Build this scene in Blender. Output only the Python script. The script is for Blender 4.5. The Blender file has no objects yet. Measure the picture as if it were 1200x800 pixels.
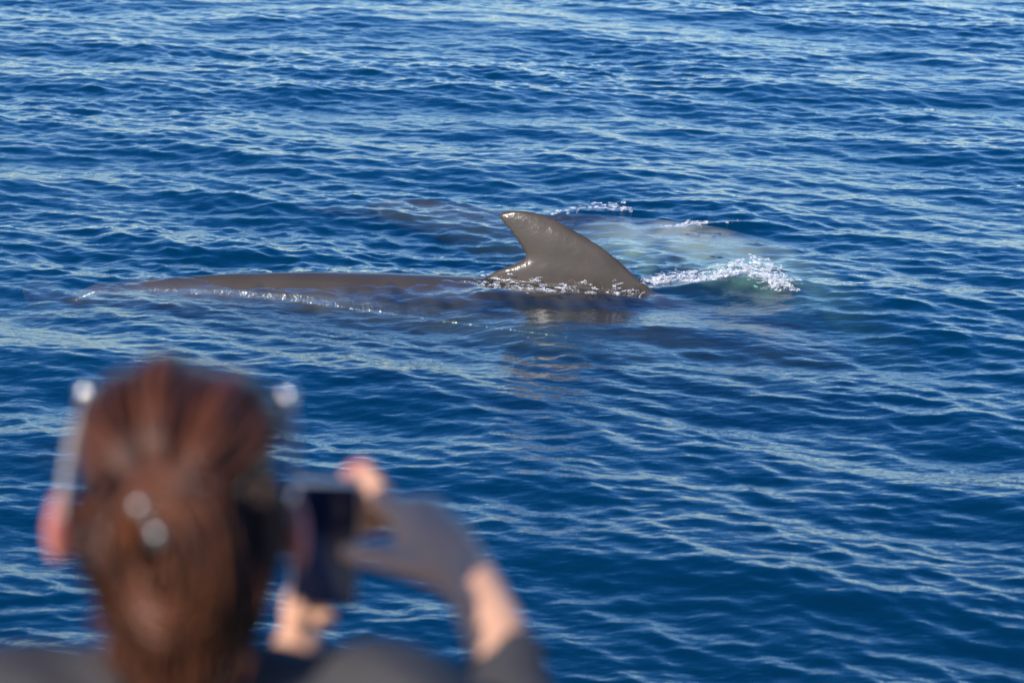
import bpy, bmesh, math, random
import numpy as np
from mathutils import Vector, Matrix

random.seed(7)
RNG = np.random.default_rng(11)
scene = bpy.context.scene
col = scene.collection

# ------------------------------------------------------------------ camera
CAM_H = 3.5
PITCH = math.radians(13.5)
FPX = 1200 * 100 / 36.0                      # focal length in photo pixels
FWD = Vector((0, math.cos(PITCH), -math.sin(PITCH)))
UPV = Vector((0, math.sin(PITCH), math.cos(PITCH)))
RGT = Vector((1, 0, 0))
CAM = Vector((0, 0, CAM_H))
cam_data = bpy.data.cameras.new('camera')
cam = bpy.data.objects.new('camera', cam_data)
col.objects.link(cam)
cam.location = CAM
cam.rotation_euler = (math.pi / 2 - PITCH, 0, 0)
cam_data.lens = 100
cam_data.sensor_width = 36
cam_data.clip_start = 0.1
cam_data.clip_end = 20000
cam_data.dof.use_dof = True
cam_data.dof.focus_distance = 16.2
cam_data.dof.aperture_fstop = 4.0
scene.camera = cam

def W(px, py, d):                            # photo pixel at a depth along the view axis
    px, py, d = float(px), float(py), float(d)
    return CAM + d * (FWD + (px - 600) / FPX * RGT - (py - 400) / FPX * UPV)

def P(px, py, z=0.0):                        # photo pixel on the horizontal plane at height z
    px, py, z = float(px), float(py), float(z)
    v = FWD + (px - 600) / FPX * RGT - (py - 400) / FPX * UPV
    return CAM + v * ((z - CAM_H) / v.z)

# ------------------------------------------------------------------ light
SUN_EL = math.radians(31)
SUN_AZ = Vector((-0.525, -0.85)).normalized()
sun_dir = Vector((SUN_AZ.x * math.cos(SUN_EL), SUN_AZ.y * math.cos(SUN_EL), math.sin(SUN_EL)))
world = bpy.data.worlds.new('World')
scene.world = world
world.use_nodes = True
wn = world.node_tree.nodes
sky = wn.new('ShaderNodeTexSky')
sky.sky_type = 'NISHITA'
sky.sun_disc = False
sky.sun_elevation = SUN_EL
sky.sun_rotation = math.atan2(SUN_AZ.x, SUN_AZ.y)
sky.altitude = 0
sky.air_density = 1.0
sky.dust_density = 0.4
sky.ozone_density = 3.0
hsv = wn.new('ShaderNodeHueSaturation'); hsv.inputs['Saturation'].default_value = 1.4; hsv.inputs['Hue'].default_value = 0.516
world.node_tree.links.new(sky.outputs[0], hsv.inputs['Color'])
world.node_tree.links.new(hsv.outputs[0], wn['Background'].inputs[0])
wn['Background'].inputs[1].default_value = 0.15
sun_data = bpy.data.lights.new('sun', 'SUN')
sun_data.energy = 4.0
sun_data.angle = math.radians(0.53)
sun_data.color = (1.0, 0.94, 0.86)
sun = bpy.data.objects.new('sun', sun_data)
col.objects.link(sun)
sun.rotation_euler = sun_dir.to_track_quat('Z', 'Y').to_euler()
sun.location = (-20, -5, 30)

scene.view_settings.view_transform = 'Standard'
scene.view_settings.look = 'None'
scene.view_settings.gamma = 1
scene.view_settings.exposure = 0.3
scene.view_settings.use_curve_mapping = False
scene.render.engine = 'CYCLES'
cy = scene.cycles
cy.use_denoising = True
cy.max_bounces = 6
cy.volume_bounces = 0
cy.transparent_max_bounces = 12
cy.caustics_reflective = False
cy.caustics_refractive = False
cy.sample_clamp_indirect = 4.0

# ------------------------------------------------------------------ helpers
def tag(o, label=None, cat=None, group=None, kind=None):
    if label: o['label'] = label
    if cat: o['category'] = cat
    if group: o['group'] = group
    if kind: o['kind'] = kind
    return o

def mesh_np(name, verts, faces, smooth=True):
    verts = np.asarray(verts, dtype=np.float32); faces = np.asarray(faces, dtype=np.int32)
    me = bpy.data.meshes.new(name)
    n, k = faces.shape
    me.vertices.add(len(verts)); me.vertices.foreach_set('co', verts.ravel())
    me.loops.add(n * k); me.loops.foreach_set('vertex_index', faces.ravel())
    me.polygons.add(n)
    me.polygons.foreach_set('loop_start', np.arange(0, n * k, k, dtype=np.int32))
    me.update(calc_edges=True)
    me.polygons.foreach_set('use_smooth', np.full(n, smooth, dtype=bool))
    return me

def link(name, me, mat, parent=None):
    o = bpy.data.objects.new(name, me); col.objects.link(o)
    if mat:
        me.materials.clear(); me.materials.append(mat)
    if parent: o.parent = parent
    return o

def empty(name, loc):
    o = bpy.data.objects.new(name, None); col.objects.link(o); o.location = loc
    o.empty_display_size = 0.1
    return o

class Solid:
    """collects closed shells; voxel() melts them into ONE continuous surface"""
    def __init__(s): s.bm = bmesh.new()
    def ell(s, c, r, rot=None, seg=20):
        m = Matrix.Translation(Vector(c))
        if rot is not None: m = m @ rot.to_4x4()
        m = m @ Matrix.Diagonal((r[0], r[1], r[2], 1))
        bmesh.ops.create_uvsphere(s.bm, u_segments=seg, v_segments=seg * 2 // 3, radius=1, matrix=m)
        return s
    def cap(s, a, ra, b, rb, seg=14):        # tapered capsule
        a = Vector(a); b = Vector(b); d = b - a; L = d.length
        q = d.normalized().to_track_quat('Z', 'Y').to_matrix()
        rows = []
        for i in range(1, 5):
            t = -math.pi / 2 + i * math.pi / 8
            rows.append((ra * math.sin(t), ra * math.cos(t)))
        for i in range(0, 4):
            t = i * math.pi / 8
            rows.append((L + rb * math.sin(t), rb * math.cos(t)))
        rings = []
        for z, r in rows:
            rings.append([s.bm.verts.new(a + q @ Vector((r * math.cos(2 * math.pi * k / seg), r * math.sin(2 * math.pi * k / seg), z))) for k in range(seg)])
        v0 = s.bm.verts.new(a + q @ Vector((0, 0, -ra))); v1 = s.bm.verts.new(a + q @ Vector((0, 0, L + rb)))
        for r0, r1 in zip(rings, rings[1:]):
            for k in range(seg):
                s.bm.faces.new((r0[k], r0[(k + 1) % seg], r1[(k + 1) % seg], r1[k]))
        for k in range(seg):
            s.bm.faces.new((v0, rings[0][(k + 1) % seg], rings[0][k]))
            s.bm.faces.new((v1, rings[-1][k], rings[-1][(k + 1) % seg]))
        return s
    def chain(s, pts):                       # [(point, radius), ...]
        for (a, ra), (b, rb) in zip(pts, pts[1:]): s.cap(a, ra, b, rb)
        return s
    def rings(s, rings):                     # loft of closed rings with end fans
        vs = [[s.bm.verts.new(p) for p in r] for r in rings]; n = len(vs[0])
        for r0, r1 in zip(vs, vs[1:]):
            for k in range(n):
                s.bm.faces.new((r0[k], r0[(k + 1) % n], r1[(k + 1) % n], r1[k]))
        s.bm.faces.new(vs[0][::-1]); s.bm.faces.new(vs[-1])
        return s
    def box(s, c, d, rot=None):
        m = Matrix.Translation(Vector(c))
        if rot is not None: m = m @ rot.to_4x4()
        m = m @ Matrix.Diagonal((d[0], d[1], d[2], 1))
        bmesh.ops.create_cube(s.bm, size=1, matrix=m)
        return s
    def mesh(s, name, smooth=True):
        bmesh.ops.recalc_face_normals(s.bm, faces=s.bm.faces)
        me = bpy.data.meshes.new(name); s.bm.to_mesh(me); s.bm.free()
        for p in me.polygons: p.use_smooth = smooth
        return me
    def voxel(s, name, size, smooth_it=6):
        bmesh.ops.recalc_face_normals(s.bm, faces=s.bm.faces)
        me = bpy.data.meshes.new('tmp'); s.bm.to_mesh(me); s.bm.free()
        o = bpy.data.objects.new('tmp', me); col.objects.link(o)
        r = o.modifiers.new('r', 'REMESH'); r.mode = 'VOXEL'; r.voxel_size = size
        if smooth_it:
            m = o.modifiers.new('s', 'SMOOTH'); m.iterations = smooth_it; m.factor = 0.5
        dg = bpy.context.evaluated_depsgraph_get(); dg.update()
        out = bpy.data.meshes.new_from_object(o.evaluated_get(dg))
        out.name = name
        bpy.data.objects.remove(o); bpy.data.meshes.remove(me)
        for p in out.polygons: p.use_smooth = True
        return out

def bevelled(bm_mesh, w, seg=3):
    bm = bmesh.new(); bm.from_mesh(bm_mesh)
    bmesh.ops.bevel(bm, geom=bm.edges[:], offset=w, segments=seg, affect='EDGES', profile=0.5)
    bm.to_mesh(bm_mesh); bm.free()
    for p in bm_mesh.polygons: p.use_smooth = True
    return bm_mesh

def tubes(name, paths, radii, sides=4):
    """many thin tubes in one mesh; paths (n,m,3), radii (n,m)"""
    paths = np.asarray(paths, dtype=np.float64); n, m, _ = paths.shape
    radii = np.broadcast_to(np.asarray(radii, dtype=np.float64), (n, m))
    t = np.gradient(paths, axis=1); t /= np.linalg.norm(t, axis=2, keepdims=True) + 1e-9
    ref = np.where(np.abs(t[..., 2:3]) > 0.9, np.array([1.0, 0, 0]), np.array([0, 0, 1.0]))
    u = np.cross(t, ref); u /= np.linalg.norm(u, axis=2, keepdims=True) + 1e-9
    v = np.cross(t, u)
    a = np.arange(sides) * 2 * np.pi / sides
    V = paths[:, :, None, :] + radii[:, :, None, None] * (np.cos(a)[None, None, :, None] * u[:, :, None, :] + np.sin(a)[None, None, :, None] * v[:, :, None, :])
    idx = np.arange(n * m * sides).reshape(n, m, sides)
    A = idx[:, :-1, :]; B = idx[:, 1:, :]
    F = np.stack([A, np.roll(A, -1, 2), np.roll(B, -1, 2), B], -1).reshape(-1, 4)
    return mesh_np(name, V.reshape(-1, 3), F)

# ------------------------------------------------------------------ materials
def new_mat(name):
    m = bpy.data.materials.new(name); m.use_nodes = True
    nt = m.node_tree; nt.nodes.clear()
    out = nt.nodes.new('ShaderNodeOutputMaterial')
    return m, nt, out

def N(nt, kind, **kw):
    n = nt.nodes.new(kind)
    for k, v in kw.items():
        if k.startswith('_'): setattr(n, k[1:], v)
        else: n.inputs[k.replace('__', ' ')].default_value = v
    return n

def principled(name, base, rough=0.5, var=None, scale=8.0, bump=0.0, bump_scale=40.0, detail=6.0, **kw):
    m, nt, out = new_mat(name)
    b = N(nt, 'ShaderNodeBsdfPrincipled', Base__Color=(*base, 1), Roughness=rough)
    for k, v in kw.items(): b.inputs[k.replace('__', ' ')].default_value = v
    nt.links.new(b.outputs[0], out.inputs[0])
    tc = N(nt, 'ShaderNodeTexCoord')
    if var:
        n = N(nt, 'ShaderNodeTexNoise', Scale=scale, Detail=detail, Roughness=0.6)
        nt.links.new(tc.outputs['Object'], n.inputs['Vector'])
        r = N(nt, 'ShaderNodeValToRGB')
        r.color_ramp.elements[0].position = 0.3; r.color_ramp.elements[1].position = 0.7
        r.color_ramp.elements[0].color = (*base, 1); r.color_ramp.elements[1].color = (*var, 1)
        nt.links.new(n.outputs[0], r.inputs[0]); nt.links.new(r.outputs[0], b.inputs['Base Color'])
    if bump:
        n = N(nt, 'ShaderNodeTexNoise', Scale=bump_scale, Detail=4)
        nt.links.new(tc.outputs['Object'], n.inputs['Vector'])
        bp = N(nt, 'ShaderNodeBump', Strength=1.0, Distance=bump)
        nt.links.new(n.outputs[0], bp.inputs['Height']); nt.links.new(bp.outputs[0], b.inputs['Normal'])
    return m

# sea water: mirror-like skin by Fresnel, clear below, blue by scattering and absorption in depth
def water_material():
    m, nt, out = new_mat('sea_water')
    tc = N(nt, 'ShaderNodeTexCoord')
    def ripple(rot, sx, sy, dist, prev):
        mp = N(nt, 'ShaderNodeMapping'); mp.inputs['Rotation'].default_value = (0, 0, rot)
        mp.inputs['Scale'].default_value = (sx, sy, 1)
        nt.links.new(tc.outputs['Object'], mp.inputs['Vector'])
        n = N(nt, 'ShaderNodeTexNoise', Scale=1.0, Detail=2.0, Roughness=0.5)
        nt.links.new(mp.outputs[0], n.inputs['Vector'])
        b = N(nt, 'ShaderNodeBump', Strength=1.0, Distance=dist)
        nt.links.new(n.outputs[0], b.inputs['Height'])
        if prev: nt.links.new(prev.outputs[0], b.inputs['Normal'])
        return b
    b = ripple(-0.45, 10, 21, 0.0045, None)
    b = ripple(-0.9, 18, 34, 0.0018, b)
    at = N(nt, 'ShaderNodeAttribute'); at.attribute_name = 'coarse'
    for rot, sx, sy, dist in ((-.45, 2.2, 4.5, .035), (-.75, .7, 1.3, .10)):
        b = ripple(rot, sx, sy, dist, b)
        nt.links.new(at.outputs['Fac'], b.inputs['Strength'])
    fr = N(nt, 'ShaderNodeFresnel', IOR=1.333)
    # the surface is clear, not bending: the same reflectance from above and from below
    geo = N(nt, 'ShaderNodeNewGeometry')
    ior = N(nt, 'ShaderNodeMapRange'); ior.inputs[3].default_value = 1.333; ior.inputs[4].default_value = 1 / 1.333
    nt.links.new(geo.outputs['Backfacing'], ior.inputs[0]); nt.links.new(ior.outputs[0], fr.inputs['IOR'])
    nt.links.new(b.outputs[0], fr.inputs['Normal'])
    gl = N(nt, 'ShaderNodeBsdfGlossy', Roughness=0.045); gl.inputs['Color'].default_value = (1, 1, 1, 1)
    nt.links.new(b.outputs[0], gl.inputs['Normal'])
    tr = N(nt, 'ShaderNodeBsdfTransparent')
    mx = N(nt, 'ShaderNodeMixShader')
    nt.links.new(fr.outputs[0], mx.inputs[0]); nt.links.new(tr.outputs[0], mx.inputs[1]); nt.links.new(gl.outputs[0], mx.inputs[2])
    nt.links.new(mx.outputs[0], out.inputs['Surface'])
    sc = N(nt, 'ShaderNodeVolumeScatter', Density=0.7, Anisotropy=0.0)
    sc.inputs['Color'].default_value = (0.002, 0.057, 0.158, 1)
    ab = N(nt, 'ShaderNodeVolumeAbsorption', Density=0.8)
    ab.inputs['Color'].default_value = (0.16, 0.62, 0.60, 1)
    ad = N(nt, 'ShaderNodeAddShader')
    nt.links.new(sc.outputs[0], ad.inputs[0]); nt.links.new(ab.outputs[0], ad.inputs[1])
    nt.links.new(ad.outputs[0], out.inputs['Volume'])
    return m

# ------------------------------------------------------------------ sea surface
def spectrum_fields(Nn, L, slope, lam_hi, lam_lo, wdir, power, seed, extra=0.0):
    rng = np.random.default_rng(seed)
    k1 = 2 * np.pi * np.fft.fftfreq(Nn, L / Nn)
    kx, ky = np.meshgrid(k1, k1, indexing='ij')
    k = np.hypot(kx, ky); k[0, 0] = 1e-6
    c = (kx * math.cos(wdir) + ky * math.sin(wdir)) / k
    kp, kc = 2 * np.pi / lam_hi, 2 * np.pi / lam_lo
    amp = k ** (-2.0 - extra) * np.exp(-0.5 * (kp / k) ** 2) * np.exp(-0.5 * (k / kc) ** 2)
    amp *= np.where(c > 0, np.abs(c) ** power + 0.06, 0.0)
    amp[0, 0] = 0
    A = amp * (rng.standard_normal((Nn, Nn)) + 1j * rng.standard_normal((Nn, Nn)))
    s = np.sqrt(0.5 * np.sum(np.abs(A) ** 2 * k ** 2))
    A *= slope / s
    f = lambda a: np.real(np.fft.ifft2(a)) * Nn * Nn
    return [x.astype(np.float32) for x in (f(A), f(1j * kx / k * A), f(1j * ky / k * A))]

def bilinear(fld, L, X, Y):
    n = fld.shape[0]
    u = (X / L * n) % n; v = (Y / L * n) % n
    i = np.floor(u).astype(int); j = np.floor(v).astype(int); fu = u - i; fv = v - j
    i %= n; j %= n; i1 = (i + 1) % n; j1 = (j + 1) % n
    return (fld[i, j] * (1 - fu) * (1 - fv) + fld[i1, j] * fu * (1 - fv) + fld[i, j1] * (1 - fu) * fv + fld[i1, j1] * fu * fv)

def axis(lo, hi, step, far_lo, far_hi, grow=1.18, growstep=0.0):
    a = [lo]
    st = step
    while a[-1] < hi:
        a.append(a[-1] + st); st += growstep
    s0 = st
    while a[-1] < far_hi:
        s0 *= grow; a.append(a[-1] + s0)
    b = []; x = lo; s0 = step
    while x > far_lo:
        s0 *= grow; x -= s0; b.append(x)
    return np.array(b[::-1] + a)

WIND = math.radians(58)
xs = axis(-5.4, 5.4, 0.0195, -4000, 4000, grow=1.08)
ys = axis(8.9, 31.5, 0.0188, -1500, 6000, grow=1.08, growstep=0.00003)
X, Y = np.meshgrid(xs, ys, indexing='ij')
sp = np.maximum(np.gradient(xs)[:, None], np.gradient(ys)[None, :])
LT = 36.0
big = spectrum_fields(2048, LT, 0.070, 2.5, 0.45, WIND, 1.4, 3)
sml = spectrum_fields(2048, LT, 0.148, 0.32, 0.052, WIND - 0.12, 0.9, 4, extra=0.0)
gust = spectrum_fields(512, LT, 1.0, 6.0, 3.0, WIND, 0.3, 9)[0]
gust = gust / gust.std()
fade = np.clip(1.5 - sp / 0.5, 0, 1)
fade_s = np.clip(1.4 - sp / 0.12, 0, 1)
mod = np.clip(1.0 + 0.27 * bilinear(gust, LT, X, Y), 0.45, 1.7)

# the whales smooth the small ripples where they slide just under the surface
WX0, WX1, WY = -2.9, 2.0, 15.95
calm = np.exp(-(((X + 0.35) / 2.5) ** 2 + ((Y - 15.62) / 0.62) ** 2) ** 2)
calm2 = np.exp(-((((X - 1.2) * .89 - (Y - 17.3) * .45) / 1.5) ** 2 + (((X - 1.2) * .45 + (Y - 17.3) * .89) / 0.55) ** 2) ** 2)
calm3 = np.exp(-(((X - 0.75) / 1.15) ** 2 + ((Y - 15.0) / 0.62) ** 2) ** 2)
ms = mod * fade_s * (1 - 0.05 * calm) * (1 - 0.50 * calm2) * (1 - 0.60 * calm3)
mb = fade * (1 - 0.22 * np.exp(-(((X + 0.2) / 3.0) ** 2 + ((Y - 15.9) / 0.8) ** 2) ** 2))
CH = 0.85
Z = mb * bilinear(big[0], LT, X, Y) + ms * bilinear(sml[0], LT, X, Y)
DX = CH * (mb * bilinear(big[1], LT, X, Y) + ms * bilinear(sml[1], LT, X, Y))
DY = CH * (mb * bilinear(big[2], LT, X, Y) + ms * bilinear(sml[2], LT, X, Y))

def hump(p, sx, sy, h, rot=0.0):
    c, s = math.cos(rot), math.sin(rot)
    u = (X - p.x) * c + (Y - p.y) * s; v = -(X - p.x) * s + (Y - p.y) * c
    return h * np.exp(-(u / sx) ** 2 - (v / sy) ** 2)
Z += hump(P(885, 338), 0.26, 0.12, 0.075, -0.2)          # bow wave over the whale's head
Z += hump(P(800, 340), 0.30, 0.10, 0.030)
Z += hump(P(660, 352), 0.55, 0.17, 0.06)                # water heaped along the fin base
Z -= hump(P(420, 306), 1.6, 0.28, 0.05)                  # trough behind the back
Z += hump(P(700, 252), 0.35, 0.12, 0.04)
Z += hump(P(835, 268), 0.30, 0.10, 0.04)
verts = np.stack([X + DX, Y + DY, Z], -1).reshape(-1, 3)
nx, ny = X.shape
idx = np.arange(nx * ny).reshape(nx, ny)
F = np.stack([idx[:-1, :-1], idx[1:, :-1], idx[1:, 1:], idx[:-1, 1:]], -1).reshape(-1, 4)
sea_me = mesh_np('water', verts, F)
fat = sea_me.attributes.new('coarse', 'FLOAT', 'POINT'); fat.data.foreach_set('value', (1 - fade_s).astype(np.float32).ravel())
sea = link('water', sea_me, water_material())
tag(sea, 'deep blue open sea with short wind ripples', 'sea', kind='structure')
bed = link('seabed', mesh_np('seabed', [(-4100, -1600, -14), (4100, -1600, -14), (4100, 6200, -14), (-4100, 6200, -14)], [(0, 1, 2, 3)], False), principled('dark_sand', (0.03, 0.035, 0.04), 0.9, var=(0.02, 0.025, 0.03), scale=0.2))
tag(bed, 'dark sea floor far below the surface', 'seabed', kind='structure')
def sea_z(x, y):
    i = min(max(np.searchsorted(xs, x), 0), nx - 1); j = min(max(np.searchsorted(ys, y), 0), ny - 1)
    return float(Z[i, j])

# ------------------------------------------------------------------ pilot whales
def skin_material(name, dark, light, patch=None):
    m, nt, out = new_mat(name)
    tc = N(nt, 'ShaderNodeTexCoord')
    b = N(nt, 'ShaderNodeBsdfPrincipled', Roughness=0.5)
    b.inputs['Specular IOR Level'].default_value = 0.12; b.inputs['Coat Weight'].default_value = 0.42; b.inputs['Coat Roughness'].default_value = 0.15; b.inputs['Coat IOR'].default_value = 1.33
    n1 = N(nt, 'ShaderNodeTexNoise', Scale=2.2, Detail=7, Roughness=0.62)
    mp = N(nt, 'ShaderNodeMapping'); mp.inputs['Scale'].default_value = (1.1, 1.6, 2.2)
    nt.links.new(tc.outputs['Object'], mp.inputs['Vector']); nt.links.new(mp.outputs[0], n1.inputs['Vector'])
    r = N(nt, 'ShaderNodeValToRGB')
    r.color_ramp.elements[0].position = 0.40; r.color_ramp.elements[0].color = (*dark, 1)
    r.color_ramp.elements[1].position = 0.60; r.color_ramp.elements[1].color = (*light, 1)
    nt.links.new(n1.outputs[0], r.inputs[0])
    colr = r.outputs[0]
    # pale scratches and scuffs in the skin
    mp2 = N(nt, 'ShaderNodeMapping'); mp2.inputs['Scale'].default_value = (3, 22, 30); mp2.inputs['Rotation'].default_value = (0.2, 0.35, 0.1)
    nt.links.new(tc.outputs['Object'], mp2.inputs['Vector'])
    n2 = N(nt, 'ShaderNodeTexNoise', Scale=1.3, Detail=5, Roughness=0.7); nt.links.new(mp2.outputs[0], n2.inputs['Vector'])
    r2 = N(nt, 'ShaderNodeValToRGB'); r2.color_ramp.elements[0].position = 0.60; r2.color_ramp.elements[1].position = 0.74
    nt.links.new(n2.outputs[0], r2.inputs[0])
    mx = N(nt, 'ShaderNodeMixRGB'); mx.inputs[2].default_value = (light[0] * 1.5, light[1] * 1.5, light[2] * 1.5, 1)
    mul = N(nt, 'ShaderNodeMath', _operation='MULTIPLY'); mul.inputs[1].default_value = 0.5
    nt.links.new(r2.outputs[0], mul.inputs[0]); nt.links.new(mul.outputs[0], mx.inputs[0]); nt.links.new(colr, mx.inputs[1])
    colr = mx.outputs[0]
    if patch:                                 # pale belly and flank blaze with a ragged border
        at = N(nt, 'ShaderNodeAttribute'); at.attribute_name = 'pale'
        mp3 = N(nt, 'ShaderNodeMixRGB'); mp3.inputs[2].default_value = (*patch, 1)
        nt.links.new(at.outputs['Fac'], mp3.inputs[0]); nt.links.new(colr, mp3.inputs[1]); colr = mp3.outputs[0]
    nt.links.new(colr, b.inputs['Base Color'])
    n3 = N(nt, 'ShaderNodeTexNoise', Scale=55, Detail=3); nt.links.new(tc.outputs['Object'], n3.inputs['Vector'])
    n4 = N(nt, 'ShaderNodeTexNoise', Scale=9, Detail=4); nt.links.new(tc.outputs['Object'], n4.inputs['Vector'])
    b1 = N(nt, 'ShaderNodeBump', Strength=1, Distance=0.0007); nt.links.new(n3.outputs[0], b1.inputs['Height'])
    b2 = N(nt, 'ShaderNodeBump', Strength=1, Distance=0.0045); nt.links.new(n4.outputs[0], b2.inputs['Height']); nt.links.new(b1.outputs[0], b2.inputs['Normal'])
    nt.links.new(b2.outputs[0], b.inputs['Normal']); nt.links.new(b2.outputs[0], b.inputs['Coat Normal'])
    nt.links.new(b.outputs[0], out.inputs[0])
    return m

WL = 4.85                                     # whale length, metres
S_T = [0, .012, .04, .09, .16, .25, .35, .45, .55, .65, .75, .84, .91, .955]
HH = [.03, .13, .22, .28, .34, .40, .41, .385, .33, .265, .195, .135, .095, .05]
HW = [.03, .13, .21, .27, .33, .385, .385, .35, .285, .205, .13, .08, .055, .06]
ZT = [-.46, -.32, -.21, -.14, -.09, -.03, .015, .036, .050, .056, .044, .015, -.020, -.115]

def interp(s, tab): return float(np.interp(s, S_T, tab))

def whale_solid(zt, tuck=False):
    """whale in its own frame: nose at +x, z = 0 the water line, origin below the dorsal fin"""
    sol = Solid(); rings = []; n = 28
    for s in np.linspace(0, .955, 64):
        hh, hw, z0 = interp(s, HH), interp(s, HW), interp(s, zt)
        x = 2.0 - s * WL; cz = z0 - hh
        ring = []
        for k in range(n):
            a = 2 * math.pi * k / n; ca, sa = math.cos(a), math.sin(a)
            e = 0.92
            ring.append((x, hw * math.copysign(abs(ca) ** e, ca), cz + hh * math.copysign(abs(sa) ** e, sa)))
        rings.append(ring)
    sol.rings(rings)
    # dorsal fin from its outline in the photograph: (height level, trailing x, leading x) in photo pixels
    fin = [(352, 560, 800), (340, 560, 782), (332, 563, 765), (324, 568, 754), (317, 577, 745), (309, 598, 736), (303, 611, 729), (298, 616, 723), (291, 612, 713.5), (284, 607, 703.5), (277, 602, 691),
           (270, 597, 678.5), (264, 590.5, 666), (259, 586, 656.5), (255, 583, 648), (252, 584.5, 639), (250, 588, 628), (248.3, 596, 613)]
    frings = []
    fa = np.array(fin[::-1], float); lv = np.concatenate([np.linspace(248.3, 262, 16), np.linspace(263, 352, 46)])
    fin = [(v, np.interp(v, fa[:, 0], fa[:, 1]), np.interp(v, fa[:, 0], fa[:, 2])) for v in lv[::-1]]
    for i, (py, xt, xl) in enumerate(fin):
        z = (332 - py) / 204 / .978 * 1.0 + 0.003
        xa, xb = (xt - 600) / 204.5, (xl - 600) / 204.5
        c = xb - xa; th = np.interp(z, [0, .12, .40], [.052, .040, .017])
        lean = 0.45 * max(z, 0) ** 2
        ring = []
        m = 16
        for k in range(m):
            a = 2 * math.pi * k / m
            u = 0.5 + 0.5 * math.cos(a)      # 1 = leading edge
            w = math.sin(a)
            foil = (0.25 + 0.75 * u) if u < 0.999 else 1
            ring.append((xa + c * u, lean + th * w * (0.55 + 0.45 * foil), z))
        frings.append(ring)
    sol.rings(frings)
    # flukes
    for sg in (-1, 1):
        rr = []
        for t in np.linspace(0, 1, 9):
            y = sg * (0.02 + 0.56 * t)
            le = -2.42 - 0.36 * t ** 1.15; te = -2.80 - 0.22 * t + 0.12 * t ** 3
            th = .032 * (1 - t) + .012
            xm = (le + te) / 2; hc = max((le - te) / 2 * (1 - t ** 6 * .75), .03)
            rr.append([(xm + hc * math.cos(a), y, zt[-1] - .045 + 0.05 * t + th * math.sin(a)) for a in np.linspace(0, 2 * math.pi, 12, endpoint=False)])
        sol.rings(rr)
    # flippers: long, pointed, swept back
    for sg, dz in ((-1, .34), (1, -.10)):
        rr = []
        for t in np.linspace(0, 1, 11):
            y = sg * (0.24 + 0.62 * t - .12 * t * t); z = -.60 + dz * t
            x = 1.02 - 0.10 * t - 0.50 * t * t
            if tuck: y = sg * (.30 + .10 * t); z = interp(.2, zt) - .46 - .06 * t; x = 1.02 - .62 * t
            hc = .125 * (1 - t) ** .7 + .022; th = .038 * (1 - t) + .012
            rr.append([(x + hc * math.cos(a), y, z + th * math.sin(a)) for a in np.linspace(0, 2 * math.pi, 12, endpoint=False)])
        sol.rings(rr)
    return sol

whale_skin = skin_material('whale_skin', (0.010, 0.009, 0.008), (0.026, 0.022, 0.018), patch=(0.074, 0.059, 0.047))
me1 = whale_solid(ZT).voxel('pilot_whale', 0.0072, 8)
vv = np.empty(len(me1.vertices) * 3, np.float32); me1.vertices.foreach_get('co', vv); vv = vv.reshape(-1, 3)
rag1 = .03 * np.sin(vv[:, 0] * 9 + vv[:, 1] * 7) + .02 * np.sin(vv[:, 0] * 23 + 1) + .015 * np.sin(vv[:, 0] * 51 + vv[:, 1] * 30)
back_tone = np.clip((vv[:, 2] + .085 + rag1 + .05 * np.clip(-vv[:, 0] - .3, 0, 1)) / .10, 0, 1) * (.86 + .14 * np.sin(vv[:, 0] * 13 + vv[:, 2] * 19) * np.sin(vv[:, 2] * 31 - vv[:, 0] * 5))
at1 = me1.attributes.new('pale', 'FLOAT', 'POINT'); at1.data.foreach_set('value', back_tone.astype(np.float32))   # black flanks, blending by height to brown-grey back and fin
xx = vv[:, 0].copy()                          # the fore body turns a little towards the boat
vv[:, 1] += np.where(xx > 0, -.17 * xx, -.17 * xx / (1 + .9 * np.abs(xx)))
me1.vertices.foreach_set('co', vv.ravel()); me1.update()
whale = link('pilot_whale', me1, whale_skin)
whale.location = (0, WY, 0)
tag(whale, 'brown-grey pilot whale with its curved dorsal fin standing out of the water', 'whale', 'pilot whales at the surface')

# the second whale lies rolled on its side, its pale flank up, just under the surface
TOP2 = [-1.0, -.86, -.72, -.50, -.30, -.14, -.07, -.055, -.075, -.115, -.13, -.105, -.11, -.16]
ZT2 = [t - w + h for t, w, h in zip(TOP2, HW, HH)]
me2 = whale_solid(ZT2, tuck=True).voxel('pilot_whale', 0.012, 4)
vv = np.empty(len(me2.vertices) * 3, np.float32); me2.vertices.foreach_get('co', vv); vv = vv.reshape(-1, 3).astype(float)
ss = (2.0 - vv[:, 0]) / WL
axz = np.interp(ss, S_T, [t - w for t, w in zip(TOP2, HW)])
hh2 = np.interp(ss, S_T, HH)
ang = np.arctan2(vv[:, 2] - axz, -vv[:, 1])                # 0 = the flank that ends up on top
rag = .35 * np.sin(vv[:, 0] * 7 + 3 * ang) + .3 * np.sin(vv[:, 0] * 13.3 + 5 * ang + 1.0) + .25 * np.sin(vv[:, 0] * 27 - ang * 9)
pale = np.clip((1.0 - np.abs(ang + .25) / .8 + .6 * rag) * 1.3, 0, 1) * np.clip((vv[:, 0] + .75) / .5, 0, 1) * np.clip((1.6 - vv[:, 0]) / 1.0, 0, 1)
at = me2.attributes.new('pale', 'FLOAT', 'POINT'); at.data.foreach_set('value', pale.astype(np.float32))
roll = np.radians(np.interp(vv[:, 0], [-2.6, -1.6, -.4, 2], [-8, -25, -72, -78]))
dy, dz = vv[:, 1].copy(), vv[:, 2] - axz
vv[:, 1] = dy * np.cos(roll) - dz * np.sin(roll); vv[:, 2] = axz + dy * np.sin(roll) + dz * np.cos(roll)
me2.vertices.foreach_set('co', vv.astype(np.float32).ravel()); me2.update()
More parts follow.
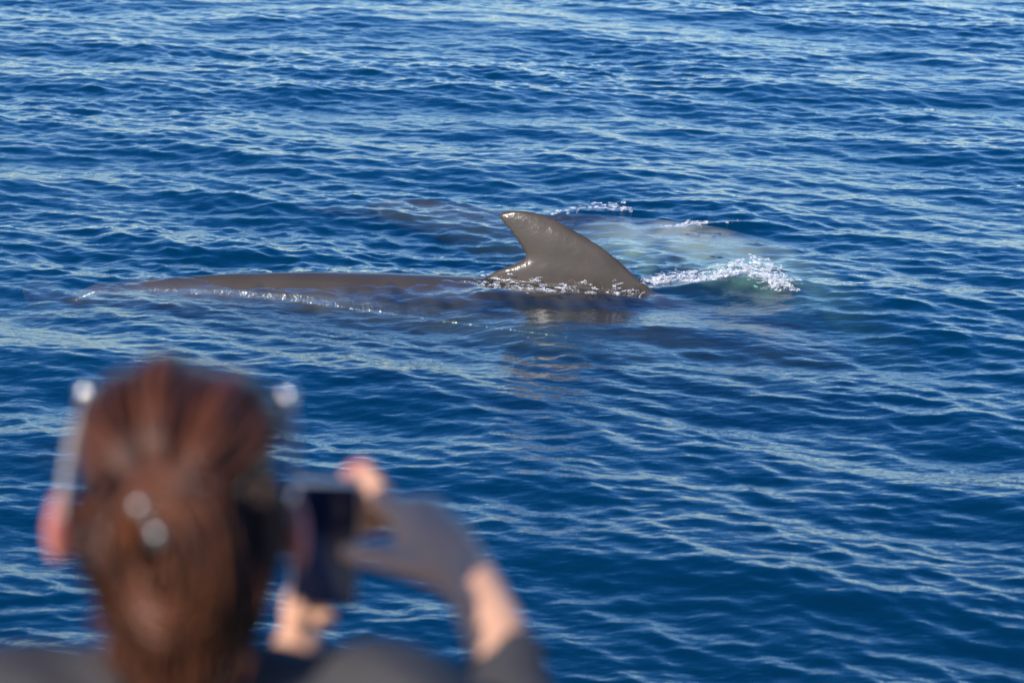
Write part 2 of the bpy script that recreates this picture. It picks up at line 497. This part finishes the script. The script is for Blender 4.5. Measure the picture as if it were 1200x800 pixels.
pale_skin = skin_material('pale_whale_skin', (0.035, 0.030, 0.026), (0.06, 0.052, 0.045), patch=(0.36, 0.34, 0.27))
whale2 = link('pilot_whale', me2, pale_skin)
whale2.rotation_euler = (0, 0, math.radians(-27))
whale2.scale = (.88, .88, .88)
whale2.location = (1.05, 17.98, 0.01)
tag(whale2, 'pale submerged pilot whale rolled on its side, glimmering greenish under the water beyond the fin', 'whale', 'pilot whales at the surface')

# ------------------------------------------------------------------ white water
def ico():
    bm = bmesh.new(); bmesh.ops.create_icosphere(bm, subdivisions=1, radius=1)
    v = np.array([x.co[:] for x in bm.verts]); f = np.array([[q.index for q in p.verts] for p in bm.faces]); bm.free()
    return v, f
ICO_V, ICO_F = ico()
def blobs(name, pts, size, squash=0.7, seed=0):
    rng = np.random.default_rng(seed)
    n = len(pts); pts = np.asarray(pts)
    s = np.asarray(size)[:, None, None] * rng.uniform(.6, 1.4, (n, 1, 3)) * np.array([1.2, 1.0, squash])
    V = ICO_V[None] * s * rng.uniform(.75, 1.25, (n, len(ICO_V), 1)) + pts[:, None, :]
    F = ICO_F[None] + (np.arange(n) * len(ICO_V))[:, None, None]
    return mesh_np(name, V.reshape(-1, 3), F.reshape(-1, 3))

foam_mat = principled('sea_foam', (0.88, 0.89, 0.90), 0.3, IOR=1.33)

def foam(name, label, centres, n, seed, hmax=0.06, size=(0.004, 0.012), width=0.06, spray=0.15, clumps=30, deep=1.0):
    """centres: list of (px, py, weight, height) along the crest, photo pixels on the water"""
    rng = np.random.default_rng(seed)
    c = np.array(centres, float); w = c[:, 2] / c[:, 2].sum()
    cum = np.concatenate([[0], np.cumsum(w)])
    pts = []; sz = []; per = 26
    cc = rng.random(clumps); cw = rng.uniform(.2, 1, clumps) ** 2; cw /= cw.sum(); co = rng.normal(0, 1, clumps)
    for f in range(n // per):                 # wisps: short curling filaments of bubbles
        kk = rng.choice(clumps, p=cw)
        u = float(np.clip(np.interp(np.clip(cc[kk] + rng.normal(0, .022), 0, 1), cum, np.arange(len(c) + 1)) - .5, 0, len(c) - 1))
        g = lambda k: float(np.interp(u, np.arange(len(c)), c[:, k]))
        p = P(g(0), g(1)); x = p.x + rng.normal(0, width); y = p.y + (co[kk] * .6 + rng.normal(0, .7)) * width * deep; hh = g(3)
        air = rng.random() < spray
        z = rng.random() ** (1.3 if air else 2.2) * hmax * hh
        a = rng.uniform(-.7, .7) + (math.pi if rng.random() < .5 else 0); curl = rng.normal(0, .25); up = rng.normal(0, .12)
        st = rng.uniform(.0015, .004); big_ = rng.uniform(.5, 1.25)
        for q in range(per if not air else 7):
            x += math.cos(a) * st; y += math.sin(a) * st; a += curl; z = max(z + up * st, .004)
            k = .004 if not air else .02
            xx, yy = x + rng.normal(0, k), y + rng.normal(0, k)
            pts.append((xx, yy, sea_z(xx, yy) + z + rng.normal(0, k * .4))); sz.append(rng.uniform(*size) * big_ * (.6 if air else 1))
    o = link(name, blobs(name, pts, sz, seed=seed), foam_mat)
    return tag(o, label, 'foam', kind='stuff')

foam('splash_foam', 'white splash curling over the submerged head in front of the dorsal fin',
     [(768, 330, .5, .4), (790, 331, 1, .7), (820, 333, 1.2, .9), (850, 335, 1.4, 1.1), (880, 338, 1.8, 1.5), (905, 343, 1.2, 1.2), (920, 345, .5, .6)], 14000, 5, hmax=.07, width=.026, size=(.0007, .0032), clumps=60, deep=1.2)
foam('wash_foam', 'sparkling white froth washing along the foot of the dorsal fin',
     [(572, 338, .8, .6), (600, 340, 1, 1), (640, 344, 1.3, 1), (680, 345, 1.2, 1), (720, 343, 1, .8), (756, 340, .6, .5)], 4200, 6, hmax=.08, width=.045, size=(.0006, .0028), clumps=26, deep=1.7)
foam('crest_foam', 'thin white crest breaking behind the dorsal fin',
     [(655, 254, .6, .6), (690, 252, 1, 1), (720, 250, 1.4, 1.3), (742, 253, .5, .6)], 1100, 7, hmax=.04, width=.035, size=(.0008, .0036))
foam('crest_foam', 'short line of small bubbles on the ripple beyond the pale submerged whale',
     [(785, 266, .5, .5), (815, 268, 1, .8), (850, 268, 1.2, 1), (876, 265, .7, .8)], 900, 8, hmax=.03, width=.03, size=(.0008, .003))

# ------------------------------------------------------------------ boat under the onlooker (below the frame)
paint = principled('white_hull_paint', (0.62, 0.62, 0.60), 0.4, var=(0.55, 0.55, 0.53), scale=3)
deck_mat = principled('teak_deck', (0.50, 0.37, 0.24), 0.7, var=(0.42, 0.30, 0.19), scale=5, bump=.001, bump_scale=120)
boat = empty('tour_boat', (0, 0, 0))
tag(boat, 'white tour boat carrying the onlooker', 'boat')
s = Solid(); s.rings([[(-4.5, y0, z), (4.5, y0, z), (4.5, y1, z), (-4.5, y1, z)] for z, y0, y1 in ((-.5, -1.4, 2.6), (.6, -1.6, 2.95), (1.60, -1.7, 3.1))])
link('hull', s.mesh('hull', False), paint, boat)
s = Solid(); s.box((0, .7, 1.612), (8.9, 4.7, .02)); link('deck', s.mesh('deck', False), deck_mat, boat)
SEAT_Z = 2.06
s = Solid(); s.box((-.28, 2.36, SEAT_Z - .03), (1.9, .42, .05)); link('seat', bevelled(s.mesh('seat'), .012), paint, boat)
for sx in (-1.0, .45):
    s = Solid(); s.box((sx, 2.36, (1.622 + SEAT_Z - .055) / 2), (.06, .34, SEAT_Z - .055 - 1.622)); link('leg', s.mesh('leg', False), paint, boat)

# ------------------------------------------------------------------ the onlooker
skin = principled('skin', (0.74, 0.41, 0.25), 0.5, var=(0.66, 0.34, 0.20), scale=25, bump=.0006, bump_scale=220, Subsurface__Weight=0.25, Subsurface__Scale=0.012)
cloth = principled('charcoal_knit', (0.060, 0.055, 0.055), 0.85, var=(0.042, 0.039, 0.040), scale=30, bump=.0012, bump_scale=260)
trouser = principled('navy_denim', (0.03, 0.04, 0.07), 0.85, bump=.0008, bump_scale=300)

HX, HY, HD = 212, 572, 2.40
HC = W(HX, HY, HD)                            # centre of the skull
yaw = math.radians(-4)                        # turned slightly right, towards the phone
RH = Matrix.Rotation(yaw, 3, 'Z') @ Matrix.Rotation(math.radians(-6), 3, 'X')
def H(x, y, z): return HC + RH @ Vector((x, y, z))     # head frame: +y is the face, +z the crown

person = empty('person', (HC.x, HC.y - .02, SEAT_Z))
tag(person, 'person with pinned-up auburn hair and charcoal top, seen from behind, photographing the whale', 'person')
def adopt(o):
    o.parent = person; o.matrix_parent_inverse = Matrix.Translation(person.location).inverted()
    return o

shL, shR = W(-12, 846, 2.40), W(472, 840, 2.39)
elR, wrR = W(650, 975, 2.47), W(556, 688, 2.665)
elL, wrL = W(95, 1000, 2.66), W(330, 800, 2.765)
neck0, neck1 = HC + Vector((.0, -.005, -.19)), HC + Vector((0, .0, -.06))
chest = HC + Vector((.01, -.01, -.36)); belly = HC + Vector((.0, -.02, -.58)); pelvis = Vector((HC.x, HC.y - .02, SEAT_Z + .10))

b = Solid()
# head: skull, face, jaw, nose, lips, brows, ears
b.ell(HC, (.076, .093, .098), RH)
b.ell(H(0, .045, -.045), (.060, .058, .085), RH)
b.ell(H(0, .062, -.105), (.034, .036, .030), RH)
b.cap(H(0, .098, -.018), .008, H(0, .116, -.052), .0125)
b.ell(H(0, .097, -.083), (.022, .010, .008), RH)
for sg in (-1, 1):
    b.ell(H(sg * .030, .088, .002), (.020, .012, .008), RH)
    b.ell(H(sg * .031, .086, -.020), (.013, .012, .011), RH)
    b.ell(H(sg * .040, .066, -.055), (.026, .026, .026), RH)
    ear = RH @ Matrix.Rotation(sg * .45, 3, 'Z') @ Matrix.Rotation(-.15, 3, 'X')
    b.ell(H(sg * .100, -.014, -.032), (.0080, .019, .033), ear)
    b.ell(H(sg * .086, .000, -.038), (.018, .012, .020), ear)
b.cap(neck0, .060, neck1, .050)
b.cap(neck0, .060, chest, .105)
b.cap(chest, .12, belly, .115); b.cap(belly, .115, pelvis, .13)
b.cap(neck0 + Vector((0, 0, -.03)), .05, shL, .05); b.cap(neck0 + Vector((0, 0, -.03)), .05, shR, .05)
b.chain([(shL, .047), (elL, .037), (wrL, .027)])
b.chain([(shR, .047), (elR, .038), (W(578, 735, 2.625), .030), (wrR, .0265)])
# right hand
kn = W(474, 602, 2.745)
across = (W(505, 630, 2.72) - W(455, 575, 2.755)).normalized()
b.chain([(wrR, .026), (W(522, 645, 2.70), .032), (W(494, 615, 2.73), .030)])
kI, kM, kR, kP = W(450, 585, 2.745), W(463, 596, 2.757), W(480, 606, 2.765), W(497, 622, 2.765)
for k_ in (kI, kM, kR, kP): b.cap(W(538, 664, 2.685), .018, k_, .0135)
b.chain([(kI, .0125), (W(430, 556, 2.765), .0105), (W(424, 549, 2.785), .0105), (W(408, 556, 2.806), .0085)])
b.chain([(kM, .0125), (W(436, 586, 2.79), .0105), (W(410, 586, 2.803), .0095), (W(390, 592, 2.80), .0085)])
b.chain([(kR, .012), (W(450, 600, 2.80), .010), (W(422, 602, 2.812), .009), (W(398, 610, 2.806), .008)])
b.chain([(kP, .0105), (W(462, 612, 2.81), .009), (W(434, 618, 2.818), .008), (W(412, 626, 2.812), .0075)])
b.chain([(W(528, 672, 2.68), .019), (W(492, 660, 2.695), .017), (W(446, 652, 2.725), .0125), (W(408, 646, 2.752), .0095)])
# left hand under and behind the phone's lower left corner
wrL2 = W(334, 815, 2.765)
b.chain([(wrL, .026), (W(340, 775, 2.785), .026), (W(350, 752, 2.80), .023)])
b.chain([(W(338, 765, 2.785), .016), (W(342, 738, 2.78), .0125), (W(350, 712, 2.772), .0095)])            # thumb
for x0, y0, x1, y1 in ((350, 722, 350, 668), (352, 732, 354, 690), (356, 740, 362, 708), (362, 748, 372, 724)):
    b.chain([(W(x0 + 2, y0 + 16, 2.805), .0115), (W(x0 - 10, y0 - 4, 2.822), .0105), (W(x1 - 6, (y0 + y1) / 2, 2.834), .0095), (W(x1 + 14, y1, 2.83), .0085)])
# legs (seated) and feet
for sg in (-1, 1):
    hip = pelvis + Vector((sg * .085, .02, -.02)); knee = Vector((HC.x + sg * .11, HC.y + .40, SEAT_Z + .05)); ank = Vector((HC.x + sg * .12, HC.y + .42, 1.70))
    b.chain([(hip, .08), (knee, .055), (ank, .036)])
    b.cap(ank + Vector((0, -.02, -.045)), .035, ank + Vector((0, .15, -.055)), .028)
bmesh_body = b.voxel('body', .0042, 5)
bv = np.empty(len(bmesh_body.vertices) * 3, np.float32); bmesh_body.vertices.foreach_get('co', bv); bv = bv.reshape(-1, 3)
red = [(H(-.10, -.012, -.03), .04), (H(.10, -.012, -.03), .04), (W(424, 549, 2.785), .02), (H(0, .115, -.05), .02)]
flush_glow = np.max([np.exp(-(np.linalg.norm(bv - np.array(c_), axis=1) / r_) ** 2) for c_, r_ in red], axis=0)  # reddish skin plus the backlit glow of the ears, both painted in
fa_ = bmesh_body.attributes.new('flush_glow', 'FLOAT', 'POINT'); fa_.data.foreach_set('value', flush_glow.astype(np.float32))
nt = skin.node_tree; bs = [n for n in nt.nodes if n.type == 'BSDF_PRINCIPLED'][0]
src = bs.inputs['Base Color'].links[0].from_socket
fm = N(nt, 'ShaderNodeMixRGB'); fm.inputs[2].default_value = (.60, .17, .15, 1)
fat = N(nt, 'ShaderNodeAttribute'); fat.attribute_name = 'flush_glow'
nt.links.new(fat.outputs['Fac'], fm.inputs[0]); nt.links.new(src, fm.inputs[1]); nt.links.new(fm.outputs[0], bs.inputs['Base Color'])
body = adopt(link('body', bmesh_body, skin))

# clothing follows the body
c = Solid()
c.cap(neck0 + Vector((0, -.004, -.015)), .070, chest, .125)
c.ell(chest + Vector((0, 0, .03)), (.175, .115, .15)); c.cap(chest, .135, belly, .128); c.cap(belly, .13, pelvis, .142)
c.cap(neck0 + Vector((0, -.01, .012)), .050, shL, .060); c.cap(neck0 + Vector((0, -.01, .005)), .050, shR, .060)
c.chain([(shL, .060), (elL, .049), (W(290, 826, 2.73), .036)])
cuff = W(592, 784, 2.595)
c.chain([(shR, .060), (elR, .052), (cuff, .037)])
top = c.voxel('top', .005, 5)
tv = np.empty(len(top.vertices) * 3, np.float32); tn = tv.copy()
top.vertices.foreach_get('co', tv); top.vertex_normals.foreach_get('vector', tn)
tv = tv.reshape(-1, 3); tn = tn.reshape(-1, 3)
fold = .0035 * np.sin(tv[:, 0] * 38 + tv[:, 2] * 55 + 3 * np.sin(tv[:, 1] * 23)) + .002 * np.sin(tv[:, 2] * 120 + tv[:, 0] * 60)
top.vertices.foreach_set('co', (tv + tn * fold[:, None]).ravel()); top.update()
top = adopt(link('top', top, cloth))
c = Solid(); c.chain([(pelvis + Vector((0, 0, .02)), .147), (pelvis, .15)])
for sg in (-1, 1):
    hip = pelvis + Vector((sg * .085, .02, -.02)); knee = Vector((HC.x + sg * .11, HC.y + .40, SEAT_Z + .05)); ank = Vector((HC.x + sg * .12, HC.y + .42, 1.74))
    c.chain([(hip, .092), (knee, .068), (ank, .055)])
adopt(link('trousers', c.voxel('trousers', .008, 4), trouser))

# hair: strands swept back from the hairline to the clip, then a loose twist hanging down
def hair_material():
    m, nt, out = new_mat('auburn_hair')
    tc = N(nt, 'ShaderNodeTexCoord')
    n = N(nt, 'ShaderNodeTexNoise', Scale=55, Detail=5); nt.links.new(tc.outputs['Object'], n.inputs['Vector'])
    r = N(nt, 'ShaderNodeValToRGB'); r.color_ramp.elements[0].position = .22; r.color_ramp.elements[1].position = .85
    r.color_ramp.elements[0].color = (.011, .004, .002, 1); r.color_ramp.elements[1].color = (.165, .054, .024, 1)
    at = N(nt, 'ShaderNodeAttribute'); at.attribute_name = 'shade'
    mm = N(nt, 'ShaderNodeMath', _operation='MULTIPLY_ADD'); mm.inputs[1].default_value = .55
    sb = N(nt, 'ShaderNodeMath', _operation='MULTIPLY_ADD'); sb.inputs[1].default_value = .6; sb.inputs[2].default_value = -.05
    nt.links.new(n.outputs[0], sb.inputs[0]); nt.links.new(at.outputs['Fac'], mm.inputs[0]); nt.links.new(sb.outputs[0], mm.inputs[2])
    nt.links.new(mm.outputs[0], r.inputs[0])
    b = N(nt, 'ShaderNodeBsdfPrincipled', Roughness=.33); b.inputs['Specular IOR Level'].default_value = .30
    b.inputs['Sheen Weight'].default_value = .0; b.inputs['Sheen Tint'].default_value = (.9, .5, .3, 1)
    nt.links.new(r.outputs[0], b.inputs['Base Color']); nt.links.new(b.outputs[0], out.inputs[0])
    return m
hair_mat = hair_material()
rng = np.random.default_rng(21)
SH = np.array([.030, 0, .035])               # the clip sits a little right of and above the nape
G = np.array([-.026, -.112, -.034]) + SH           # where the hair is gathered, head frame
R3 = np.array([.093, .099, .101])            # hair shell radii
def to_world(p): return np.asarray(p) @ np.array(RH).T + np.array(HC)
paths = []; M = 16
shade = []
for lk in range(46):                          # locks of strands
    th0 = rng.uniform(-2.25, 2.25); lift0 = rng.uniform(-.05, .055); sh0 = rng.uniform(0, 1); w0 = rng.normal(0, .012, 3)
    for i in range(24):
        th = th0 + rng.normal(0, .055)
        front = math.cos(th)
        el = .62 + .25 * front if front > -.2 else -.1 - .5 * abs(math.sin(lk * 1.7))
        if abs(th) > .9 and front > -.2: el = max(el, .42)
        el += rng.normal(0, .05)
        a = np.array([math.sin(th) * math.cos(el), math.cos(th) * math.cos(el), math.sin(el)])
        g = G / R3; g = g / np.linalg.norm(g)
        om = math.acos(np.clip(a @ g, -1, 1)); lift = lift0 + rng.normal(.0, .010)
        t = np.linspace(0, 1, M)
        q = (np.sin((1 - t) * om)[:, None] * a + np.sin(t * om)[:, None] * g) / math.sin(om)
        wob = np.sin(t * math.pi)[:, None] * (w0 + rng.normal(0, .004, 3))
        paths.append((q * (1 + lift * np.sin(t * math.pi))[:, None]) * R3 + wob * .6 + np.array([0, 0, .003])); shade.append(sh0 + rng.normal(0, .12))
for i in range(200):                          # nape hair drawn up to the clip
    x0 = rng.uniform(-.050, .058)
    a = np.array([x0, -.045 - .035 * (1 - abs(x0) / .062), -.125 + rng.normal(0, .012)])
    t = np.linspace(0, 1, M)[:, None]
    q = a * (1 - t) + G * t; q[:, 1] -= .022 * np.sin(t[:, 0] * math.pi)
    paths.append(q + rng.normal(0, .0015, 3)); shade.append(rng.uniform(.1, .7))
cap_rad = .0030
for i in range(520):                          # loose twist: out of the clip, looping to the right, then falling
    t = np.linspace(0, 1, M)
    side = i % 3
    if side == 0:    # loop over the right of the clip
        key = np.array([[-.030, -.122, -.04], [-.008, -.142, .000], [.014, -.150, -.002], [.024, -.152, -.045], [.018, -.146, -.095], [.004, -.130, -.140], [.0, -.10, -.24], [.005, -.095, -.33]])
    elif side == 1:  # left of the clip and down
        key = np.array([[-.045, -.110, -.02], [-.055, -.122, -.045], [-.050, -.125, -.085], [-.030, -.120, -.12], [-.012, -.112, -.16], [-.004, -.105, -.20], [-.008, -.098, -.26], [-.012, -.095, -.34]])
    else:            # right flank of the head down to the nape
        key = np.array([[.070, -.06, .01], [.072, -.072, -.03], [.066, -.085, -.065], [.055, -.095, -.095], [.038, -.10, -.13], [.022, -.105, -.17], [.018, -.10, -.24], [.022, -.095, -.33]])
    key = key + (SH if side < 2 else np.zeros(3)) * np.linspace(1, .55, 8)[:, None]
    if side == 0: key[1:5, 1] -= .012
    q = np.stack([np.interp(t * 7, np.arange(8), key[:, j]) for j in range(3)], 1)
    off = rng.normal(0, 1, 3) * np.array([.011, .008, .008])
    ph = rng.uniform(0, 6.28)
    wv = rng.uniform(.004, .010); fq = rng.uniform(5, 11)
    tw = np.stack([wv * np.cos(ph + fq * t), wv * np.sin(ph + fq * t), 0 * t], 1)
    paths.append(q + off * np.linspace(.8, .95, M)[:, None] + tw); shade.append((.40 if side == 0 else .30 if side == 1 else .08) + rng.normal(0, .2))  # strands beneath the coil coloured darker, painting the shade of its hollow
for i in range(210):                          # the coil round the clip
    t = np.linspace(0, 1, M); rr = .036 + rng.normal(0, .006); a0 = rng.uniform(-.6, .6) + 2.6
    an = a0 - t * rng.uniform(3.2, 5.2); dep = rng.normal(0, .006)
    q = np.stack([.019 + rr * np.cos(an) * .85, -.150 - .014 * np.sin(t * math.pi) + dep, -.020 + rr * np.sin(an) * 1.25 - .012 * t], 1)
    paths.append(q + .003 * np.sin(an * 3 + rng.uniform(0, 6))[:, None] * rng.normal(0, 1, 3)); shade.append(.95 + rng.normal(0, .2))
for i in range(170):                          # loose ends sticking out of the twist
    t = np.linspace(0, 1, M)[:, None]; a = np.array([rng.normal(.012, .022), -.122 + rng.normal(0, .008), rng.uniform(-.15, .02)])
    d = np.array([rng.normal(0, .013), -.006 + rng.normal(0, .008), -.025 + rng.normal(0, .02)]); cv = rng.normal(0, .009, 3)
    paths.append(a + d * t + cv * np.sin(t * math.pi)); shade.append(rng.uniform(.2, 1))
for i in range(60):                           # flyaway strands
    th = rng.uniform(-2.4, 2.4); el = rng.uniform(.1, 1.3)
    a = np.array([math.sin(th) * math.cos(el), math.cos(th) * math.cos(el), math.sin(el)])
    t = np.linspace(0, 1, M)[:, None]; d = np.array([rng.normal(0, .02), -.03 + rng.normal(0, .02), rng.normal(.0, .012)])
    paths.append(a * R3 * (1.0 + .05 * t) + d * t + rng.normal(0, .006, 3) * t * t); shade.append(.8)
paths = np.array(paths)
rad = np.full(paths.shape[:2], cap_rad); rad[-230:-60] = .0016; rad[-60:] = .0006
rad *= np.linspace(1, .75, M)[None]
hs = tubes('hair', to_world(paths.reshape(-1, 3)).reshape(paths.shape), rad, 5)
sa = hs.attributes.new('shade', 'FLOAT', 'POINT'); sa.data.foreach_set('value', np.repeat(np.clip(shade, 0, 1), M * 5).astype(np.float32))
scalp = Solid()
scalp.ell(H(0, -.010, .004), (.083, .089, .094), RH); scalp.ell(H(-.005, -.085, -.06), (.055, .035, .06), RH); scalp.cap(H(.0, -.10, -.10), .034, H(.005, -.088, -.30), .026)
sm = scalp.mesh('scalp')
bm = bmesh.new(); bm.from_mesh(sm)
bmesh.ops.delete(bm, geom=[v for v in bm.verts if (lambda q: q.y > .045 and q.z < .045)(RH.transposed() @ (v.co - HC))], context='VERTS')
bm.from_mesh(hs); me = bpy.data.meshes.new('hair'); bm.to_mesh(me); bm.free()
for p in me.polygons: p.use_smooth = True
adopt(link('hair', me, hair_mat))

# hair clip
clip_mat = principled('clip_metal', (0.30, 0.27, 0.25), 0.3, Metallic=0.8)
clip = empty('hair_clip', H(*G)); tag(clip, 'small silver clip pinning the auburn hair twist', 'hair clip')
def K(x, y, z): return H(x + SH[0] + .004, y - .022, z + SH[2])
def under(o, root):
    o.parent = root; o.matrix_parent_inverse = Matrix.Translation(root.location).inverted(); return o
s = Solid(); s.chain([(K(-.038, -.142, -.014), .0035), (K(-.026, -.150, -.030), .0045), (K(-.016, -.148, -.046), .0035)]); under(link('jaw', s.voxel('jaw', .0015, 2), clip_mat), clip)
for q in ((-.034, -.1505, -.018), (-.020, -.1515, -.040)):
    s = Solid(); s.ell(K(*q), (.0075, .006, .0075)); under(link('bead', s.mesh('bead'), clip_mat), clip)
for q in ((-.042, -.135, -.024), (-.030, -.137, -.050)):
    s = Solid(); s.cap(K(q[0] + .008, -.147, q[2]), .002, K(q[0] - .004, -.128, q[2]), .0012); under(link('tooth', s.mesh('tooth'), clip_mat), clip)

# sunglasses pushed up on the head
frame_mat = principled('white_frame', (0.40, 0.37, 0.34), 0.22, Coat__Weight=.6)
hinge_mat = principled('hinge_metal', (0.8, 0.78, 0.74), 0.13, Metallic=.95)
lens_mat = principled('dark_lens', (0.02, 0.018, 0.016), 0.05)
gl = empty('sunglasses', H(0, .06, .10)); tag(gl, 'pale framed sunglasses pushed up on the auburn hair', 'sunglasses')
for sg in (-1, 1):
    s = Solid(); s.chain([(H(sg * .072, .098, .050), .0045), (H(sg * .086, .033, .074), .0045), (H(sg * .094, .010, .042), .0042), (H(sg * .097, -.006, .010), .0040), (H(sg * .098, -.022, -.022), .0035)])
    under(link('temple', s.voxel('temple', .0012, 2), frame_mat), gl)
    s = Solid(); s.ell(H(sg * .086, .030, .075), (.0075, .008, .010)); under(link('hinge', s.mesh('hinge'), hinge_mat), gl)
    lc = Vector((sg * .038, .112, .040)); ring = []
    rot = RH @ Matrix.Rotation(math.radians(-22), 3, 'X') @ Matrix.Rotation(-sg * .25, 3, 'Z')
    pts = [H(*lc) + rot @ Vector((.031 * math.cos(a), .0, .024 * math.sin(a))) for a in np.linspace(0, 2 * math.pi, 25)]
    s = Solid()
    for p0, p1 in zip(pts, pts[1:]): s.cap(p0, .0026, p1, .0026, 8)
    rim = under(link('rim', s.voxel('rim', .0014, 1), frame_mat), gl)
    s = Solid(); s.ell(H(*lc), (.030, .0018, .023), rot); under(link('lens', s.mesh('lens'), lens_mat), gl)
s = Solid(); s.cap(H(-.010, .122, .048), .0026, H(.010, .122, .048), .0026); under(link('bridge', s.mesh('bridge'), frame_mat), gl)

# phone
phone_mat = principled('black_phone_body', (0.012, 0.013, 0.016), 0.3)
edge_mat = principled('silver_phone_edge', (0.5, 0.52, 0.50), 0.28, Metallic=.85)
screen_mat = principled('phone_glass', (0.006, 0.010, 0.030), 0.12)
pc = W(381, 636, 2.785)
RP = Matrix.Rotation(math.radians(4), 3, 'Z') @ Matrix.Rotation(math.radians(12), 3, 'X') @ Matrix.Rotation(math.radians(3), 3, 'Y')
phone = empty('smartphone', pc); tag(phone, 'dark smartphone held upright in the raised right hand', 'phone')
s = Solid(); s.box(pc, (.066, .0100, .142), RP); under(link('case', bevelled(s.mesh('case'), .0035), edge_mat), phone)
s = Solid(); s.box(pc + RP @ Vector((0, -.0055, 0)), (.0625, .0016, .1365), RP); under(link('screen', bevelled(s.mesh('screen'), .0006, 2), screen_mat), phone)
s = Solid(); s.box(pc + RP @ Vector((0, .0053, 0)), (.063, .0015, .137), RP); under(link('back_cover', bevelled(s.mesh('back_cover'), .0006, 2), phone_mat), phone)
s = Solid(); s.box(pc + RP @ Vector((.0335, 0, .02)), (.0015, .003, .014), RP); under(link('side_button', s.mesh('side_button', False), edge_mat), phone)
